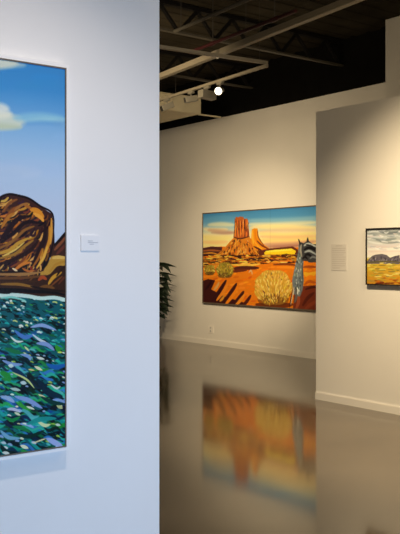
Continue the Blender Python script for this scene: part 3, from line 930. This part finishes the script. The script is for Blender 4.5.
# ------------------------------------------------------------------ roof joists
CH = EYE + 2.9                                                          # underside chord level
J0 = at(160, 30, 830 * 2.9 / 227.5)


def joist(shift, label):
    o0 = J0 + D1 * shift
    base_ = o0 - D2 * 2.2
    root = thing('steel_joist', label, 'roof joist', (base_.x, base_.y, CH), 'open web roof joists')
    s0, s1 = -2.2, 6.4
    P = lambda s, z: Vector((o0.x + D2.x * s, o0.y + D2.y * s, z))
    zt = DECK - .06
    for off in (-.022, .022):
        pass
    MB().obox(P((s0 + s1) / 2, CH + .012), D2 * (s1 - s0) / 2, D1 * .035, UP * .012).build('bottom_chord', M_chord, root)
    MB().obox(P((s0 + s1) / 2, zt), D2 * (s1 - s0) / 2, D1 * .04, UP * .022).build('top_chord', M_joist, root)
    s = s0 + .09
    k = 0
    while s + .3 < s1:
        za, zb = (CH + .02, zt - .02) if k % 2 == 0 else (zt - .02, CH + .02)
        MB().tube([P(s, za), P(s + .30, zb)], .027, 8).build('web_bar', M_joist, root)
        s += .30
        k += 1
    return root


joist(0, 'dark open web roof joist crossing behind the beige rail, nearest in view')
joist(-2.1, 'dark open web roof joist deeper in the shadows towards the far wall')

# ------------------------------------------------------------------ rails, pipes, duct
def zrow(px, py, h):
    return at(px, py, F * h / (HY - py))


def hung(name, pts, w, h, label, cat, m, rods=(.2, .8), drop=None, rodtop=DECK):
    p, q = pts
    root = thing(name, label, cat, p)
    MB().bar(p, q, w, h).build('rail', m, root, bevel=.004)
    for f in rods:
        c = p.lerp(q, f)
        MB().tube([c + UP * h * .3, Vector((c.x, c.y, rodtop))], .003, 6).build('hanger_rod', M_rod, root)
    return root


pa, pb = zrow(160, 76.5, 2.5), zrow(300, 20.8, 2.5)
ea = pa + (pa - pb).normalized() * 1.5
eb = pb + (pb - pa).normalized() * 2.6
ra = hung('ceiling_rail', (ea, eb), .075, .07, 'long wide beige ceiling rail slanting up to the right under the joists', 'ceiling rail', M_rail, (.12, .5, .88))
fit = zrow(217.5, 52.5, 2.5)
fd = (pb - pa).normalized()
MB().obox(fit - UP * .012, fd * .05, fd.cross(UP) * .046, UP * .032).build('coupling', M_rail, ra, bevel=.004)
MB().lathe(fit + fd.cross(UP).normalized() * -.0 - UP * .044, -UP, [(0, .02), (.02, .02), (.03, .012)], 14).build('fitting', M_plate, ra, smooth=True)
sgn = fd.cross(UP).normalized()

ra0, ra1 = zrow(160, 100, 2.3), zrow(265.5, 66, 2.3)
e0 = ra0 + (ra0 - ra1).normalized() * 2.0
TR = (ra1 - ra0).normalized()
track = thing('light_track', 'thin beige lighting track carrying the spotlights above the far wall', 'light track', e0)
MB().bar(e0, ra1, .036, .034).build('rail', M_rail, track)
MB().obox(ra1 + TR * .012, TR * .016, TR.cross(UP).normalized() * .022, UP * .021).build('end_cap', M_rail, track, bevel=.003)
cr0 = zrow(160, 50.5, 2.3)
CR = (ra1 - cr0)
CR.z = 0
CR.normalize()
q0 = cr0 - CR * 1.5
cross = thing('cross_rail', 'beige cross rail meeting the lit spotlight track at its right end', 'ceiling rail', q0)
MB().bar(q0 + UP * .040, ra1 + CR * .02 + UP * .040, .05, .036).build('rail', M_rail, cross)
for f in (.3, .97):
    c = q0.lerp(ra1, f)
    MB().tube([c + UP * .05, Vector((c.x, c.y, DECK))], .003, 6).build('hanger_rod', M_rod, cross)

r0, r1 = zrow(202, 47.6, 2.64), zrow(284, 15.5, 2.64)
rd = (r1 - r0).normalized()
sp = thing('sprinkler_pipe', 'dark red sprinkler pipe running just above the wide beige rail', 'pipe', r0 - rd * .3)
MB().tube([r0 - rd * .3, r1 + rd * .2], .020, 14).build('pipe', M_red, sp, smooth=True)
for f in (.15, .9):
    c = r0.lerp(r1, f)
    MB().tube([c - rd * .05, c + rd * .05], .027, 14).build('coupling', M_red, sp, smooth=True)
    MB().tube([c + UP * .03, Vector((c.x, c.y, DECK))], .006, 6).build('hanger_rod', M_rod, sp)

p0, p1 = zrow(181, 28.5, 2.84), zrow(240, 3, 2.84)
dd = (p1 - p0).normalized()
cd = thing('conduit', 'thin grey conduit slanting across the joist near the top of the picture', 'conduit', p0 - dd * .12)
MB().tube([p0 - dd * .15, p1 + dd * 2.5], .022, 12).build('pipe', M_pipe, cd, smooth=True)
for f in (.0, 1.6):
    c = p0.lerp(p1, f)
    MB().tube([c + UP * .015, Vector((c.x, c.y, DECK))], .006, 6).build('hanger_rod', M_rod, cd)

# boxed duct left of the spotlights: corner at px (201, 114)
dc = zrow(201, 114, 2.36)
dh = 16.5 / F * dc.y
duct = thing('air_duct', 'beige boxed air duct hanging left of the lit spotlight above the far wall', 'duct', dc - D2 * .9)
mid = dc - D2 * 1.1 - D1 * .9 + UP * dh / 2
MB().obox(mid, D2 * 1.1, D1 * .9, UP * dh / 2).build('casing', M_duct, duct, bevel=.006)
MB().obox(dc + D2 * .22 - D1 * .05 + UP * .0, D2 * .23, D1 * .018, UP * .010).build('bracket', M_duct, duct)
MB().obox(dc - D2 * .62 + D1 * .012 + UP * dh * .52, D2 * .03, D1 * .012, UP * dh * .44).build('flange', M_duct, duct)
for s in (-.3, -1.9):
    for u in (-.3, -1.5):
        c = dc + D2 * s + D1 * u + UP * dh
        MB().tube([c - UP * .005, Vector((c.x, c.y, DECK))], .006, 6).build('hanger_rod', M_rod, duct)


# ------------------------------------------------------------------ track spotlights
def track_light(px, aim, label, lit=False, size=1.0, box=True):
    f = (px - 160) / 105.5
    # the place along the track that shows at this column
    best = min((abs((CX + F * q.x / q.y) - px), k) for k in range(401) for q in [e0.lerp(ra1, k / 400)])[1]
    c = e0.lerp(ra1, best / 400)
    root = thing('track_spotlight', label, 'spotlight', c - UP * .3, 'spotlights on the light track')
    side = TR.cross(UP).normalized()
    MB().obox(c - UP * .035, TR * .06, side * .02, UP * .017).build('track_adapter', M_head, root, bevel=.003)
    j = c - UP * .054
    MB().tube([j + UP * .002, j - UP * .035], .009, 10).build('swivel', M_head, root, smooth=True)
    a = Vector(aim).normalized()
    hc = j - UP * (.035 + .045 * size)
    if box:
        n = a.cross(UP).normalized()
        u = n.cross(a)
        MB().obox(hc, a * .11 * size, n * .055 * size, u * .05 * size).build('housing', M_head, root, bevel=.006)
        MB().obox(hc + a * .112 * size, a * .004, n * .043 * size, u * .039 * size).build('lens', M_lens_on if lit else M_head_dark, root)
    else:
        MB().lathe(hc - a * .10 * size, a, [(0, .03 * size), (.012, .042 * size), (.06, .046 * size), (.13, .056 * size), (.20 * size, .064 * size), (.20 * size, .056 * size), (.188 * size, .054 * size)], 24).build('housing', M_head, root, smooth=True)
        ln = MB().lathe(hc - a * .10 * size + a * .1885 * size, a, [(0, .053 * size), (.004, .05 * size), (.008, .02)], 24).build('lens', M_lens_on if lit else M_head_dark, root, smooth=True)
        if lit:
            ln['label'] = 'glowing lamp lens'
    return root, hc


track_light(167, (-.75, -.35, -.35), 'leftmost beige spotlight on the track, beside the near wall edge', box=True, size=.85)
track_light(191, (-.9, -.3, -.2), 'unlit dark fronted box spotlight on the track in front of duct', box=True, size=.8)
track_light(207, (.80, .58, -.06), 'large beige box spotlight on the track, just left of the lit one', box=True, size=1.05)
lit_root, lit_c = track_light(220, (-.30, -.90, -.28), 'lit spotlight with a glowing white lens near the track end', lit=True, box=False, size=.86)

# ------------------------------------------------------------------ lights
def aim(o, target):
    o.rotation_euler = (Vector(target) - o.location).to_track_quat('-Z', 'Y').to_euler()


def spot(name, loc, target, watts, col, deg, blend, radius):
    l = bpy.data.lights.new(name, 'SPOT')
    l.energy, l.color, l.spot_size, l.spot_blend, l.shadow_soft_size = watts, col, math.radians(deg), blend, radius
    o = bpy.data.objects.new(name, l)
    COL.objects.link(o)
    o.location = loc
    aim(o, target)
    return o


def area(name, loc, target, watts, col, sx, sy, spread=180):
    l = bpy.data.lights.new(name, 'AREA')
    l.shape, l.size, l.size_y, l.energy, l.color, l.spread = 'RECTANGLE', sx, sy, watts, col, math.radians(spread)
    o = bpy.data.objects.new(name, l)
    COL.objects.link(o)
    o.location = loc
    aim(o, target)
    return o


WARM = (1.0, 0.77, 0.46)
# daylight from the shop front behind the viewer, on the near wall
area('window_daylight', (3.4, -1.2, 1.3), LFT.p(.25, .75), 37, (0.45, 0.67, 1.0), 2.4, 2.0, 62)
# ceiling spot over the sea painting
spot('spot_sea', LFT.p(-.30, 3.62, 1.45), LFT.p(-.45, .55), 128, (1.0, .84, .68), 88, 1.0, .012)
# wall washer over the desert painting
fm = (ft0 + ft1) / 2
area('washer_desert', FAR.p(fm - .1, 3.5, 3.0), FAR.p(fm - .1, 1.25), 15, WARM, 2.2, .06, 115)
spot('spot_desert', (.15, 7.4, 4.0), FAR.p(fm - .50, 1.5), 1350, WARM, 31, 1.0, .08)
# spot on the small landscape
spot('spot_landscape', RGT.p(rt0 + 1.05, 3.9, 2.3), RGT.p(rt0 + 1.15, .25), 700, WARM, 94, 1.0, .04)
# general warm room light
area('room_fill', (-1.5, 9.6, 3.6), (.6, 14.4, 2.2), 46, WARM, 1.6, .8, 128)
area('front_fill', (3.0, 3.0, 4.3), (2.0, 7.6, 1.6), 76, WARM, 2.0, 2.0, 125)

w = bpy.data.worlds.new('gallery_air')
sc.world = w
w.use_nodes = True
w.node_tree.nodes['Background'].inputs['Color'].default_value = (1.0, 0.80, 0.55, 1)
w.node_tree.nodes['Background'].inputs['Strength'].default_value = 0.13

# ------------------------------------------------------------------ camera
cam = bpy.data.cameras.new('camera')
co = bpy.data.objects.new('camera', cam)
COL.objects.link(co)
co.location = (0, 0, EYE)
co.rotation_euler = (math.radians(90), 0, 0)
cam.sensor_fit = 'VERTICAL'
cam.sensor_height = 36.0
cam.lens = F / 534.0 * 36.0
cam.shift_y = -(267.0 - HY) / 534.0
cam.clip_start = 0.05
sc.camera = co
sc.view_settings.view_transform = 'Standard'
sc.view_settings.look = 'None'
sc.cycles.use_denoising = True
sc.cycles.denoising_input_passes = 'RGB_ALBEDO'
sc.cycles.max_bounces = 10
sc.cycles.sample_clamp_indirect = 6.0
